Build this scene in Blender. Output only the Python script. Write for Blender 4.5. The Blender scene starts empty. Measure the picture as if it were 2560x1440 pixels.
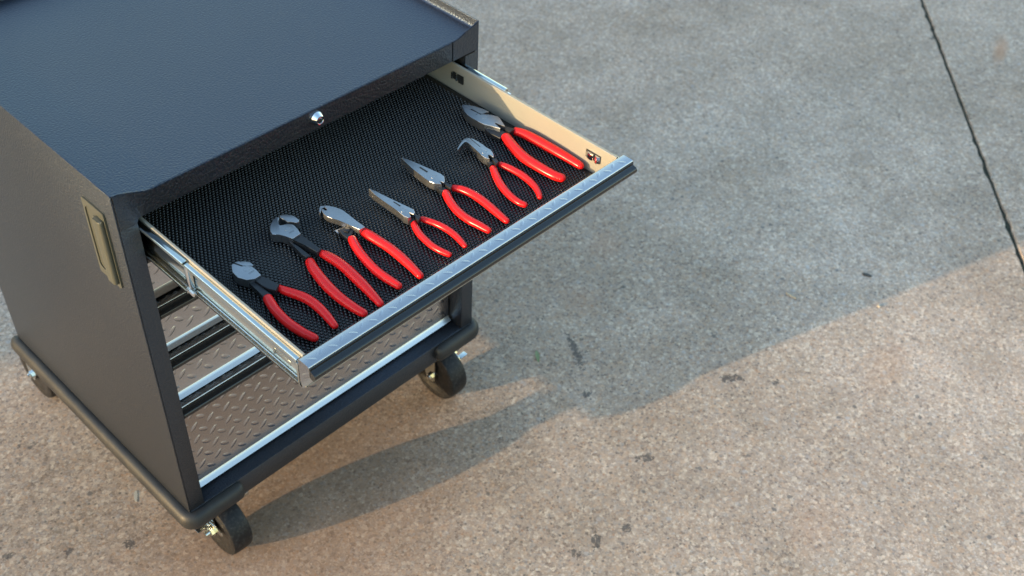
import bpy, bmesh, math, random
from mathutils import Vector, Matrix, Euler
random.seed(7)
R = math.radians
S = bpy.context.scene
COL = S.collection

# ------------------------------------------------------------------ camera, light
cam_d = bpy.data.cameras.new('camera'); cam = bpy.data.objects.new('camera', cam_d); COL.objects.link(cam)
S.camera = cam
cam.location = (-0.51099, -1.19676, 1.90946)
cam.rotation_euler = Euler((0.818062, -0.041659, -0.799837), 'XYZ')
cam_d.sensor_width = 36.0; cam_d.lens = 39.95
cam_d.clip_start = 0.05; cam_d.clip_end = 500
cam_d.dof.use_dof = True; cam_d.dof.focus_distance = 1.69; cam_d.dof.aperture_fstop = 5.6

SUN_EL = 10.9
SUN_H = Vector((-0.9575, 0.2885, 0)).normalized()         # towards the sun, on the ground
to_sun = Vector((SUN_H.x*math.cos(R(SUN_EL)), SUN_H.y*math.cos(R(SUN_EL)), math.sin(R(SUN_EL))))
W = bpy.data.worlds.new('World'); S.world = W; W.use_nodes = True
nt = W.node_tree; nt.nodes.clear()
sky = nt.nodes.new('ShaderNodeTexSky'); sky.sky_type = 'NISHITA'; sky.sun_disc = False
sky.sun_elevation = R(SUN_EL); sky.sun_rotation = math.atan2(SUN_H.x, SUN_H.y)
sky.air_density = 1.5; sky.dust_density = 1.0; sky.ozone_density = 2.1
bg = nt.nodes.new('ShaderNodeBackground'); bg.inputs['Strength'].default_value = 0.15
wo = nt.nodes.new('ShaderNodeOutputWorld')
nt.links.new(sky.outputs[0], bg.inputs[0]); nt.links.new(bg.outputs[0], wo.inputs[0])
sd = bpy.data.lights.new('sun', 'SUN'); sd.energy = 2.0; sd.angle = R(0.55); sd.color = (0.80, 0.58, 0.31)
so = bpy.data.objects.new('sun', sd); COL.objects.link(so)
so.rotation_euler = to_sun.to_track_quat('Z', 'Y').to_euler(); so.location = (-4, 1.2, 4)
S.view_settings.view_transform = 'Standard'; S.view_settings.look = 'None'
S.view_settings.gamma = 1.0; S.view_settings.use_curve_mapping = False
S.view_settings.exposure = 2.07

# ------------------------------------------------------------------ materials
def mat(name, base, rough=0.5, metal=0.0, spec=0.5, coat=0.0, coat_r=0.1):
    m = bpy.data.materials.new(name); m.use_nodes = True
    b = m.node_tree.nodes['Principled BSDF']
    b.inputs['Base Color'].default_value = (*base, 1)
    b.inputs['Roughness'].default_value = rough; b.inputs['Metallic'].default_value = metal
    b.inputs['Specular IOR Level'].default_value = spec
    b.inputs['Coat Weight'].default_value = coat; b.inputs['Coat Roughness'].default_value = coat_r
    return m
class NT:
    def __init__(s, m): s.m = m; s.t = m.node_tree; s.b = s.t.nodes['Principled BSDF']; s.co = s.t.nodes.new('ShaderNodeTexCoord').outputs['Object']
    def n(s, kind, **kw):
        x = s.t.nodes.new('ShaderNode' + kind)
        for k, v in kw.items():
            if k in ('ins',):
                for i, val in v.items(): s.put(x.inputs[i], val)
            else: setattr(x, k, v)
        return x
    def put(s, inp, val):
        if isinstance(val, bpy.types.NodeSocket): s.t.links.new(val, inp)
        else: inp.default_value = val
    def noise(s, scale, detail=2, rough=0.5, vec=None, dist=0.0):
        return s.n('TexNoise', ins={'Vector': vec or s.co, 'Scale': scale, 'Detail': detail, 'Roughness': rough, 'Distortion': dist}).outputs['Fac']
    def voro(s, scale, feature='F1', out='Distance', vec=None):
        return s.n('TexVoronoi', feature=feature, ins={'Vector': vec or s.co, 'Scale': scale}).outputs[out]
    def math(s, op, a, b=None, c=None, clamp=False):
        x = s.n('Math', operation=op, use_clamp=clamp); s.put(x.inputs[0], a)
        if b is not None: s.put(x.inputs[1], b)
        if c is not None: s.put(x.inputs[2], c)
        return x.outputs[0]
    def ramp(s, f, stops):
        x = s.n('ValToRGB'); s.put(x.inputs[0], f); cr = x.color_ramp
        while len(cr.elements) > 1: cr.elements.remove(cr.elements[-1])
        cr.elements[0].position = stops[0][0]; cr.elements[0].color = (*stops[0][1], 1) if not isinstance(stops[0][1], float) else (stops[0][1],)*3+(1,)
        for p, c in stops[1:]:
            e = cr.elements.new(p); e.color = (*c, 1) if not isinstance(c, float) else (c, c, c, 1)
        return x.outputs[0]
    def mix(s, f, a, b, mode='MIX'):
        x = s.n('Mix', data_type='RGBA', blend_type=mode)
        s.put(x.inputs[0], f)
        for i, v in ((6, a), (7, b)):
            s.put(x.inputs[i], (*v, 1) if isinstance(v, tuple) and len(v) == 3 else v)
        return x.outputs[2]
    def bump(s, h, dist, strength=1.0, prev=None):
        x = s.n('Bump', ins={'Height': h, 'Distance': dist, 'Strength': strength})
        if prev: s.t.links.new(prev, x.inputs['Normal'])
        return x.outputs[0]

# hammered black powder coat
m_paint = mat('hammered_black_paint', (0.03, 0.03, 0.031), 0.42, 0.0, 0.5)
N = NT(m_paint)
h1 = N.noise(300, 1.0, 0.4)
f = N.ramp(h1, [(0.38, 0.0), (0.62, 1.0)])
N.put(N.b.inputs['Base Color'], N.mix(f, (0.0030, 0.0025, 0.0020), (0.015, 0.0115, 0.0080)))
N.b.inputs['IOR'].default_value = 1.95; N.b.inputs['Specular Tint'].default_value = (0.52, 0.69, 1.0, 1)
rr = N.math('MULTIPLY_ADD', N.noise(2.2, 3, 0.55), 0.14, 0.35)
N.put(N.b.inputs['Roughness'], rr)
N.put(N.b.inputs['Normal'], N.bump(h1, 0.0015, 0.65, N.bump(N.noise(9, 2), 0.002, 0.12)))

def brushed(name, base, rough, metal=1.0, sc=60, amt=0.08, grime=0.12, aniso=(1, 12, 12), bmp=0.25):
    m = mat(name, base, rough, metal); N = NT(m)
    mp = N.n('Mapping', ins={0: N.co, 3: aniso}).outputs[0]
    g = N.noise(sc, 4, 0.6, vec=mp)
    N.put(N.b.inputs['Roughness'], N.math('MULTIPLY_ADD', g, amt*2, rough-amt))
    k = N.ramp(N.noise(14, 4, 0.6), [(0.35, 1.0-grime), (0.7, 1.0)])
    N.put(N.b.inputs['Base Color'], N.mix(1.0, base, k, 'MULTIPLY'))
    N.put(N.b.inputs['Normal'], N.bump(g, 0.0002, bmp))
    return m
m_tread = brushed('pressed_treadplate_steel', (0.50, 0.50, 0.52), 0.26, 1.0, 40, 0.03, 0.06, bmp=0.05)
m_zinc = brushed('zinc_plated_slide', (0.66, 0.69, 0.66), 0.15, 1.0, 60, 0.07)
m_galv = brushed('drawer_wall_enamel', (0.29, 0.27, 0.23), 0.45, 0.0, 30, 0.06, 0.06)
m_steel = brushed('satin_tool_steel', (0.40, 0.41, 0.43), 0.37, 1.0, 120, 0.07, 0.15)
m_dark = brushed('black_oxide_steel', (0.035, 0.036, 0.04), 0.36, 0.5, 90, 0.08, 0.2)
m_chrome = mat('polished_chrome', (0.82, 0.83, 0.84), 0.10, 1.0)
m_slot = mat('dark_recess', (0.008, 0.008, 0.008), 0.6)
m_black = mat('black_handle_extrusion', (0.010, 0.011, 0.013), 0.22, 0.0, 0.6)
N = NT(m_black); N.put(N.b.inputs['Roughness'], N.math('MULTIPLY_ADD', N.noise(18, 3), 0.16, 0.14))
m_pull = mat('olive_plastic_pull', (0.070, 0.069, 0.052), 0.34)
N = NT(m_pull); N.put(N.b.inputs['Normal'], N.bump(N.noise(700, 2), 0.0002, 0.3))
m_rubber = mat('charcoal_rubber_bumper', (0.045, 0.046, 0.049), 0.5, 0.0, 0.4)
N = NT(m_rubber); N.put(N.b.inputs['Base Color'], N.mix(N.ramp(N.noise(25, 4), [(0.4, 0.0), (0.75, 1.0)]), (0.014, 0.015, 0.018), (0.028, 0.027, 0.026)))
m_wheel = mat('black_caster_tread', (0.03, 0.03, 0.032), 0.5, 0.0, 0.3)
N = NT(m_wheel)
dust = N.ramp(N.noise(160, 4, 0.7), [(0.5, 0.0), (0.75, 1.0)])
N.put(N.b.inputs['Base Color'], N.mix(N.math('MULTIPLY', dust, 0.35), (0.007, 0.007, 0.009), (0.11, 0.105, 0.10)))
N.put(N.b.inputs['Normal'], N.bump(N.noise(300, 2), 0.0005, 0.4))
m_hub = mat('dark_wheel_core', (0.005, 0.0045, 0.0035), 0.35, 0.0, 0.25)
m_liner = mat('black_beaded_rubber_liner', (0.005, 0.005, 0.006), 0.22, 0.0, 0.7)
m_red = mat('red_dipped_vinyl', (0.80, 0.013, 0.013), 0.30, 0.0, 0.32)
N = NT(m_red); N.put(N.b.inputs['Roughness'], N.math('MULTIPLY_ADD', N.noise(90, 3), 0.12, 0.17))
N.put(N.b.inputs['Normal'], N.bump(N.noise(220, 2), 0.0003, 0.15))
N.put(N.b.inputs['Subsurface Weight'], 0.0)

# concrete
m_conc = mat('weathered_concrete', (0.33, 0.31, 0.29), 0.85, 0.0, 0.25)
N = NT(m_conc)
big = N.noise(1.6, 5, 0.6); mid = N.noise(9, 5, 0.65); rust = N.noise(3.1, 6, 0.7, dist=0.6)
c = N.mix(N.ramp(big, [(0.3, 0.0), (0.7, 1.0)]), (0.335, 0.240, 0.204), (0.490, 0.368, 0.325))
c = N.mix(N.math('MULTIPLY', N.ramp(mid, [(0.42, 0.0), (0.8, 1.0)]), 0.5), c, (0.24, 0.190, 0.150))
c = N.mix(N.math('MULTIPLY', N.ramp(rust, [(0.55, 0.0), (0.75, 1.0)]), 0.5), c, (0.33, 0.185, 0.105))
# iron-brown mottling a finger wide, and paler laitance between
mo = N.noise(26, 5, 0.72, dist=0.8); mo2 = N.noise(11, 5, 0.7, dist=1.2)
c = N.mix(N.math('MULTIPLY', N.ramp(mo, [(0.52, 0.0), (0.68, 1.0)]), 0.38), c, (0.37, 0.215, 0.13))
c = N.mix(N.math('MULTIPLY', N.ramp(mo2, [(0.55, 0.0), (0.72, 1.0)]), 0.30), c, (0.30, 0.185, 0.125))
c = N.mix(N.math('MULTIPLY', N.ramp(mo, [(0.30, 1.0), (0.44, 0.0)]), 0.30), c, (0.40, 0.38, 0.37))
# sand grains
g1 = N.noise(230, 4, 0.75)
c = N.mix(N.ramp(g1, [(0.34, 0.85), (0.47, 0.0)]), c, (0.10, 0.085, 0.07))
c = N.mix(N.ramp(g1, [(0.55, 0.0), (0.70, 0.55)]), c, (0.60, 0.50, 0.41))
# sand and fine aggregate: every voronoi grain takes its own tint
for sc, k in ((280.0, 0.46), (140.0, 0.34)):
    vg = N.n('TexVoronoi', ins={'Vector': N.co, 'Scale': sc, 'Randomness': 1.0})
    sg = N.n('SeparateColor', ins={0: vg.outputs['Color']})
    pal = N.ramp(sg.outputs[0], [(0.0, (0.06, 0.055, 0.055)), (0.14, (0.16, 0.125, 0.10)), (0.16, (0.27, 0.21, 0.165)), (0.45, (0.38, 0.31, 0.25)), (0.62, (0.30, 0.30, 0.30)), (0.70, (0.42, 0.34, 0.27)), (0.84, (0.46, 0.30, 0.19)), (0.90, (0.62, 0.54, 0.46)), (1.0, (0.75, 0.64, 0.52))])
    c = N.mix(k, c, pal)
# aggregate stones: a voronoi cell colour picks which cells are stones
vc = N.n('TexVoronoi', ins={'Vector': N.co, 'Scale': 120.0, 'Randomness': 1.0})
sep = N.n('SeparateColor', ins={0: vc.outputs['Color']})
cell = sep.outputs[0]; hue = sep.outputs[1]
near = N.ramp(vc.outputs['Distance'], [(0.22, 1.0), (0.42, 0.0)])
for lo, hi, col, k in ((0.0, 0.09, (0.10, 0.095, 0.095), 0.75), (0.20, 0.27, (0.40, 0.39, 0.40), 0.5), (0.42, 0.50, (0.36, 0.20, 0.12), 0.6), (0.7, 0.76, (0.20, 0.20, 0.21), 0.55)):
    w = N.math('MULTIPLY', N.math('MULTIPLY', N.math('GREATER_THAN', cell, lo), N.math('LESS_THAN', cell, hi)), N.math('MULTIPLY', near, k))
    c = N.mix(w, c, col)
vb = N.n('TexVoronoi', ins={'Vector': N.co, 'Scale': 38.0})
sb = N.n('SeparateColor', ins={0: vb.outputs['Color']})
nb = N.math('ADD', vb.outputs['Distance'], N.math('MULTIPLY_ADD', N.noise(150, 2), 0.3, -0.15))
nearb = N.ramp(nb, [(0.16, 1.0), (0.24, 0.0)])
for lo, hi, col, k in ((0.0, 0.07, (0.09, 0.09, 0.095), 0.7), (0.4, 0.5, (0.36, 0.355, 0.37), 0.5)):
    w = N.math('MULTIPLY', N.math('MULTIPLY', N.math('GREATER_THAN', sb.outputs[0], lo), N.math('LESS_THAN', sb.outputs[0], hi)), N.math('MULTIPLY', nearb, k))
    c = N.mix(w, c, col)
# oil drips and rust marks; last two entries paint shade and grime near the cabinet: (x, y, rx, ry, angle, colour, strength)
warp = N.noise(120, 4, 0.7)
STAINS_AND_SHADE = [(1.150,-.383,.017,.011,-.4,0,1.0),(1.172,-.398,.008,.012,.3,0,.8),(1.223,-.467,.010,.006,-.3,0,.8),(.839,-.401,.014,.009,-.3,0,1.0),(.822,-.387,.011,.005,.3,0,.8),
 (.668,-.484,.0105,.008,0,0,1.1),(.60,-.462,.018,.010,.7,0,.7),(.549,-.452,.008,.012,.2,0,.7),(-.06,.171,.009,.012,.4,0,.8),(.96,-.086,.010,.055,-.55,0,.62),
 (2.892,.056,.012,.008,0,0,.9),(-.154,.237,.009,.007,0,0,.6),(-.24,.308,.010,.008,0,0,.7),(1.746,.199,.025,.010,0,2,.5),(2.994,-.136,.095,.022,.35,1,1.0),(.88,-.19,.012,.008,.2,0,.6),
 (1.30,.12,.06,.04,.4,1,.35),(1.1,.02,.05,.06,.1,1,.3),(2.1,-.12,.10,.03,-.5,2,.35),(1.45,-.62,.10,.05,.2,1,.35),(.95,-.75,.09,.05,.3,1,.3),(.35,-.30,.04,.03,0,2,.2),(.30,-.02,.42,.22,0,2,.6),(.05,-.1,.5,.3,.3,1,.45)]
sx = N.n('SeparateXYZ', ins={0: N.co})
masks = {0: None, 1: None, 2: None}
for x, y, rx, ry, a, k, st in STAINS_AND_SHADE:
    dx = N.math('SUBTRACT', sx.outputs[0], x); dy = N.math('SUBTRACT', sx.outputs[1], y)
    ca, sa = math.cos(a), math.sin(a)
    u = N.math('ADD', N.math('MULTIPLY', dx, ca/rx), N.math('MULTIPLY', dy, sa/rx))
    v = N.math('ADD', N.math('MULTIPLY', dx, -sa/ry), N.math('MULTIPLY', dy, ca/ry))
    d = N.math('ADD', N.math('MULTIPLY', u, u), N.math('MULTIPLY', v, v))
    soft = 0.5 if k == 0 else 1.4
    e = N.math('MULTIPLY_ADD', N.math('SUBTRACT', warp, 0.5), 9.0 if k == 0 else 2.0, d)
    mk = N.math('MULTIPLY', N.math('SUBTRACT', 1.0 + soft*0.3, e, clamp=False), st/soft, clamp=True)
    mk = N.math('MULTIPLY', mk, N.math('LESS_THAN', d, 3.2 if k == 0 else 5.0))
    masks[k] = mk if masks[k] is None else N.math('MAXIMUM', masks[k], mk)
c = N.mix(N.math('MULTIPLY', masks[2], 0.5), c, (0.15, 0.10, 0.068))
c = N.mix(N.math('MULTIPLY', masks[1], 0.62), c, (0.36, 0.19, 0.11))
c = N.mix(N.math('MINIMUM', masks[0], 0.72), c, (0.045, 0.048, 0.055))
# brightness falloff painted into the paving: shade and grime near the cabinet, paler outward
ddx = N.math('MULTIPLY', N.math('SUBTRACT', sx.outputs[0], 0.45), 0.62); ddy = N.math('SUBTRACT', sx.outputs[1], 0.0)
falloff = N.math('SQRT', N.math('ADD', N.math('MULTIPLY', ddx, ddx), N.math('MULTIPLY', ddy, ddy)))
falloff = N.math('ADD', falloff, N.math('MULTIPLY_ADD', N.noise(1.3, 4, 0.6), 0.7, -0.35))
c = N.mix(1.0, c, N.ramp(falloff, [(0.05, (0.88, 0.84, 0.80)), (0.55, (0.97, 0.95, 0.93)), (1.0, (1.14, 1.12, 1.12))]), 'MULTIPLY')
bl = N.noise(0.9, 4, 0.6); bl2 = N.noise(5.5, 5, 0.65, dist=0.4)
c = N.mix(1.0, c, N.mix(N.ramp(bl, [(0.35, 0.0), (0.65, 1.0)]), (0.86, 0.85, 0.80), (1.12, 1.13, 1.10)), 'MULTIPLY')
c = N.mix(1.0, c, N.mix(N.ramp(bl2, [(0.35, 0.0), (0.65, 1.0)]), (0.88, 0.86, 0.85), (1.08, 1.06, 1.06)), 'MULTIPLY')
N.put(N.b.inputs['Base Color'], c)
N.put(N.b.inputs['Roughness'], N.math('MULTIPLY_ADD', mid, 0.15, 0.75))
N.put(N.b.inputs['Normal'], N.bump(g1, 0.0012, 0.5, N.bump(mid, 0.004, 0.25)))
m_soil = mat('damp_joint_soil', (0.03, 0.032, 0.022), 0.9)
N = NT(m_soil); N.put(N.b.inputs['Base Color'], N.mix(N.ramp(N.noise(120, 4), [(0.4, 0.0), (0.7, 1.0)]), (0.014, 0.015, 0.011), (0.07, 0.075, 0.045)))

# ------------------------------------------------------------------ mesh helpers
def box(bm, x0, x1, y0, y1, z0, z1, bev=0.0, seg=2):
    vs = [bm.verts.new(p) for p in ((x0,y0,z0),(x1,y0,z0),(x1,y1,z0),(x0,y1,z0),(x0,y0,z1),(x1,y0,z1),(x1,y1,z1),(x0,y1,z1))]
    fs = [bm.faces.new([vs[i] for i in q]) for q in ((0,3,2,1),(4,5,6,7),(0,1,5,4),(1,2,6,5),(2,3,7,6),(3,0,4,7))]
    if bev: bmesh.ops.bevel(bm, geom=list({e for f in fs for e in f.edges}), offset=bev, segments=seg, affect='EDGES', profile=0.5)
def ngon_area(p): return sum(p[i][0]*p[(i+1)%len(p)][1]-p[(i+1)%len(p)][0]*p[i][1] for i in range(len(p)))/2
def prism(bm, pts, lo, hi, axes='xyz', bev=0.0, seg=2):
    """polygon in the plane of axes[0],axes[1] extruded along axes[2]"""
    if ngon_area(pts) < 0: pts = pts[::-1]
    def co(a, b, c):
        d = {axes[0]: a, axes[1]: b, axes[2]: c}; return (d['x'], d['y'], d['z'])
    A = [bm.verts.new(co(a, b, lo)) for a, b in pts]; B = [bm.verts.new(co(a, b, hi)) for a, b in pts]
    n = len(pts); fs = [bm.faces.new(A[::-1]), bm.faces.new(B)]
    for i in range(n): fs.append(bm.faces.new((A[i], A[(i+1) % n], B[(i+1) % n], B[i])))
    if bev: bmesh.ops.bevel(bm, geom=list(fs[1].edges), offset=bev, segments=seg, affect='EDGES', profile=0.5)
    bmesh.ops.recalc_face_normals(bm, faces=bm.faces[:])
def lathe(bm, prof, n=32, axis='x', center=(0, 0, 0), cap=True):
    """prof: (along, radius)"""
    rings = []
    for a, r in prof:
        ring = []
        for k in range(n):
            t = 2*math.pi*k/n; u, v = r*math.cos(t), r*math.sin(t)
            p = {'x': (a, u, v), 'y': (u, a, v), 'z': (u, v, a)}[axis]
            ring.append(bm.verts.new((p[0]+center[0], p[1]+center[1], p[2]+center[2])))
        rings.append(ring)
    for A, B in zip(rings, rings[1:]):
        for k in range(n): bm.faces.new((A[k], A[(k+1) % n], B[(k+1) % n], B[k]))
    if cap: bm.faces.new(rings[0][::-1]); bm.faces.new(rings[-1])
    bmesh.ops.recalc_face_normals(bm, faces=bm.faces[:])
def catmull(P, m=6):
    out = []
    Q = [P[0]] + list(P) + [P[-1]]
    for i in range(1, len(Q)-2):
        for k in range(m):
            t = k/m
            out.append(tuple(0.5*((2*b)+(-a+c)*t+(2*a-5*b+4*c-d)*t*t+(-a+3*b-3*c+d)*t**3) for a, b, c, d in zip(Q[i-1], Q[i], Q[i+1], Q[i+2])))
    out.append(tuple(P[-1])); return out
def tube(bm, P, n=20, flat=0.92, z=0.0, up=Vector((0, 0, 1)), e0=0.35):
    """swept oval tube; P: (x, y, r) or (x, y, z, r); rounded far end, softly rounded near end"""
    pts = [Vector((p[0], p[1], p[2] if len(p) == 4 else z)) for p in P]; rad = [p[-1] for p in P]
    d0 = (pts[0]-pts[1]).normalized(); d1 = (pts[-1]-pts[-2]).normalized()
    a_p = [pts[0]+d0*rad[0]*e0*s for s in (1.0, 0.8)]; a_r = [rad[0]*s for s in (0.72, 0.90)]
    b_p = [pts[-1]+d1*rad[-1]*math.sin(t) for t in (0.35, 0.7, 1.0, 1.25, 1.45)]; b_r = [rad[-1]*math.cos(t) for t in (0.35, 0.7, 1.0, 1.25, 1.45)]
    pts = a_p+pts+b_p; rad = a_r+rad+b_r
    rings = []
    for i, (p, r) in enumerate(zip(pts, rad)):
        t = (pts[min(i+1, len(pts)-1)]-pts[max(i-1, 0)]).normalized()
        s = t.cross(up).normalized(); u = s.cross(t).normalized()
        rings.append([bm.verts.new(p+s*(r*math.cos(2*math.pi*k/n))+u*(r*flat*math.sin(2*math.pi*k/n))) for k in range(n)])
    for A, B in zip(rings, rings[1:]):
        for k in range(n): bm.faces.new((A[k], A[(k+1) % n], B[(k+1) % n], B[k]))
    bm.faces.new(rings[0][::-1]); bm.faces.new(rings[-1])
    bmesh.ops.recalc_face_normals(bm, faces=bm.faces[:])
def sheet(bm, prof, x0, x1, th=0.0012, axes='yzx'):
    """folded sheet metal: open profile thickened and extruded"""
    n = len(prof); L, Rr = [], []
    for i in range(n):
        a = Vector(prof[max(i-1, 0)]); b = Vector(prof[i]); c_ = Vector(prof[min(i+1, n-1)])
        t1 = (b-a).normalized() if i > 0 else (c_-b).normalized(); t2 = (c_-b).normalized() if i < n-1 else t1
        n1 = Vector((-t1.y, t1.x)); n2 = Vector((-t2.y, t2.x)); m = (n1+n2).normalized(); k = th/2/max(0.35, m.dot(n1))
        L.append(tuple(b+m*k)); Rr.append(tuple(b-m*k))
    def co(p, c_):
        d = {axes[0]: p[0], axes[1]: p[1], axes[2]: c_}; return (d['x'], d['y'], d['z'])
    for A, B in ((L, Rr),):
        va = [[bm.verts.new(co(p, x)) for p in L] for x in (x0, x1)]; vb = [[bm.verts.new(co(p, x)) for p in Rr] for x in (x0, x1)]
        for i in range(n-1):
            bm.faces.new((va[0][i], va[0][i+1], va[1][i+1], va[1][i])); bm.faces.new((vb[0][i+1], vb[0][i], vb[1][i], vb[1][i+1]))
            for e in (0, 1): bm.faces.new((va[e][i], vb[e][i], vb[e][i+1], va[e][i+1]))
        for i in (0, n-1): bm.faces.new((va[0][i], va[1][i], vb[1][i], vb[0][i]))
    bmesh.ops.recalc_face_normals(bm, faces=bm.faces[:])
def root(name, label, cat, loc=(0, 0, 0), rz=0, group=None):
    o = bpy.data.objects.new(name, None); COL.objects.link(o); o.location = loc; o.rotation_euler = (0, 0, rz)
    o.empty_display_size = 0.05
    o['label'] = label; o['category'] = cat
    if group: o['group'] = group
    return o
def obj(name, bm, m, parent=None, off=None, smooth=24):
    me = bpy.data.meshes.new(name)
    if isinstance(bm, bmesh.types.BMesh): bm.to_mesh(me); bm.free()
    else: me.from_pydata(*bm)
    me.materials.append(m)
    if smooth:
        me.polygons.foreach_set('use_smooth', [True]*len(me.polygons)); me.set_sharp_from_angle(angle=R(smooth))
    o = bpy.data.objects.new(name, me); COL.objects.link(o)
    if parent: o.parent = parent
    if off is not None: o.location = off
    return o
B = bmesh.new

# ------------------------------------------------------------------ ground: two slabs and the joint between them
J0 = Vector((2.033, -0.683)); J1 = Vector((3.098, 0.209)); jd = (J1-J0).normalized(); jn = Vector((-jd.y, jd.x))   # jn points to the cabinet's side
edge_t = [-60, -20, -5] + [-2+0.022*i for i in range(int(6.5/0.022))] + [6, 20, 60]
rj = random.Random(3)
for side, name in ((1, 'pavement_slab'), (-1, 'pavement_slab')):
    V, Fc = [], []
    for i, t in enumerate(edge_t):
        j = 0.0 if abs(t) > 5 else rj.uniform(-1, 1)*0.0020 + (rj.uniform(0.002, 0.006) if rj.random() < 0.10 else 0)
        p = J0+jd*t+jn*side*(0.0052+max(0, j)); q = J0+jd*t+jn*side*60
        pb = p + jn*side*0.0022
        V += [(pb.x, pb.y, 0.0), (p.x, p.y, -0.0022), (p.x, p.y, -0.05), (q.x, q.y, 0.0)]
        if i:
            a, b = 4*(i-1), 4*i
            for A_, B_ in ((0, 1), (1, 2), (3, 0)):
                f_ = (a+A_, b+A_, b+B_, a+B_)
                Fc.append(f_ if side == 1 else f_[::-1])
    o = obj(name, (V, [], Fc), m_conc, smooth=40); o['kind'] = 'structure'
bm = B()
a, b = J0-jd*60, J0+jd*60
vs = [bm.verts.new((*(p+jn*s*0.012), -0.009)) for p, s in ((a, -1), (b, -1), (b, 1), (a, 1))]; bm.faces.new(vs)
bmesh.ops.recalc_face_normals(bm, faces=bm.faces[:])
o = obj('joint_filler', bm, m_soil); o['kind'] = 'structure'

# the building whose corner shades the paving behind the cabinet
m_stucco = mat('pale_stucco', (0.42, 0.40, 0.36), 0.9)
N = NT(m_stucco); N.put(N.b.inputs['Normal'], N.bump(N.noise(40, 5), 0.01, 0.4))
m_trim = mat('grey_trim', (0.22, 0.22, 0.22), 0.6); m_glass = mat('window_glass', (0.03, 0.035, 0.04), 0.05, 0.0, 0.8)
bld = root('building', 'pale stucco building outside the picture, shading the paving behind the cabinet', 'building', (-7, 9.1, 0))
bo = (7, -9.1, 0)
bm = B(); box(bm, -8, -6, 3.19, 15.0, 0, 3.2); obj('wall', bm, m_stucco, bld, bo, 0)
bm = B(); box(bm, -8.05, -5.97, 3.205, 15.05, 3.201, 3.32, 0.01); obj('parapet', bm, m_trim, bld, bo)
for y in (5.2, 8.2, 11.2):
    bm = B(); box(bm, -5.998, -5.94, y, y+1.3, 1.0, 2.2, 0.006); w = obj('window_frame', bm, m_trim, bld, bo)
    bm = B(); box(bm, -5.938, -5.93, y+0.07, y+1.23, 1.07, 2.13); obj('pane', bm, m_glass, w)

# ------------------------------------------------------------------ tool cabinet
WD, DP, HT, ZT_, ZF, ZB, ZR = 0.70, 0.6065, 0.930, 0.913, 0.876, 0.168, 0.2166
OR = Vector((0.35, 0.30, 0)); OFF = -OR
cab = root('tool_cabinet', 'black hammered steel rolling tool cabinet with its top drawer pulled open', 'tool cabinet', OR)
def part(name, bm, m, parent=None, smooth=24): return obj(name, bm, m, parent or cab, OFF if parent is None else None, smooth)

bm = B(); box(bm, 0.0, 0.0024, 0.0, DP, ZB, HT, 0.0009); part('side_panel', bm, m_paint)
bm = B(); box(bm, WD-0.0024, WD, 0.0, DP, ZB, HT, 0.0009); part('side_panel', bm, m_paint)
bm = B(); box(bm, 0.0025, WD-0.0025, DP-0.002, DP, ZB, HT, 0.0008); part('back_panel', bm, m_paint)
# tray: floor that curls up gently at the side walls
prof = [(0.0026, HT-0.001), (0.0028, ZT_+0.006)] + [(0.0028+0.006*(1-math.cos(t)), ZT_+0.006-0.006*math.sin(t)) for t in (0.5, 1.0, 1.4)] + [(0.0095, ZT_-0.0002)]
prof += [(WD-a, z) for a, z in prof[::-1]]
bm = B(); sheet(bm, prof, 0.0014, DP-0.0025, 0.0010, axes='xzy'); part('tray_top', bm, m_paint, smooth=50)
# fascia under the tray lip, its raised left corner, and the separate right corner plate
bm = B(); prism(bm, [(0.0024, ZF-0.008), (0.030, ZF-0.008), (0.034, ZF), (0.6370, ZF), (0.6370, ZT_), (0.0619, ZT_), (0.052, ZT_+0.0015), (0.030, ZT_+0.010), (0.012, HT-0.001), (0.0024, HT)], -0.0015, 0.0012, 'xzy')
bmesh.ops.bevel(bm, geom=[e for e in bm.edges if all(abs(v.co.y+0.0015) < 1e-5 for v in e.verts)], offset=0.0010, segments=2, affect='EDGES')
part('fascia', bm, m_paint, smooth=40)
bm = B(); prism(bm, [(0.6380, ZF), (0.669, ZF), (0.6975, ZF), (0.6975, HT), (0.690, HT-0.003), (0.668, ZT_+0.008), (0.650, ZT_+0.0015), (0.6380, ZT_)], -0.0015, 0.0012, 'xzy')
bmesh.ops.bevel(bm, geom=[e for e in bm.edges if all(abs(v.co.y+0.0015) < 1e-5 for v in e.verts)], offset=0.0010, segments=2, affect='EDGES')
part('corner_plate', bm, m_paint, smooth=40)
for x0, x1 in ((0.0026, 0.031), (WD-0.031, WD-0.0026)):
    bm = B(); box(bm, x0, x1, -0.0003, 0.045, ZR+0.0003 if x0 < .1 else ZR+0.0003, ZF-(0.0085 if x0 < .1 else 0.0005), 0.0008); part('post', bm, m_paint)
bm = B(); box(bm, 0.0026, WD-0.0026, -0.0006, 0.060, ZB, ZR, 0.0012); part('bottom_rail', bm, m_paint)
bm = B(); box(bm, 0.003, WD-0.003, 0.0605, DP-0.0025, ZB, ZB+0.0025); part('floor_pan', bm, m_paint)
for x0, x1 in ((0.004, 0.0225), (WD-0.0225, WD-0.004)):
    bm = B(); box(bm, x0, x1, 0.046, DP-0.0025, ZB+0.03, ZF-0.02); part('inner_frame', bm, m_paint)
# little punched tab notch at the right end of the fascia
bm = B(); box(bm, 0.667, 0.690, -0.0019, -0.0003, ZF-0.0021, ZF-0.0006); part('fascia_slot', bm, m_slot)

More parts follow.
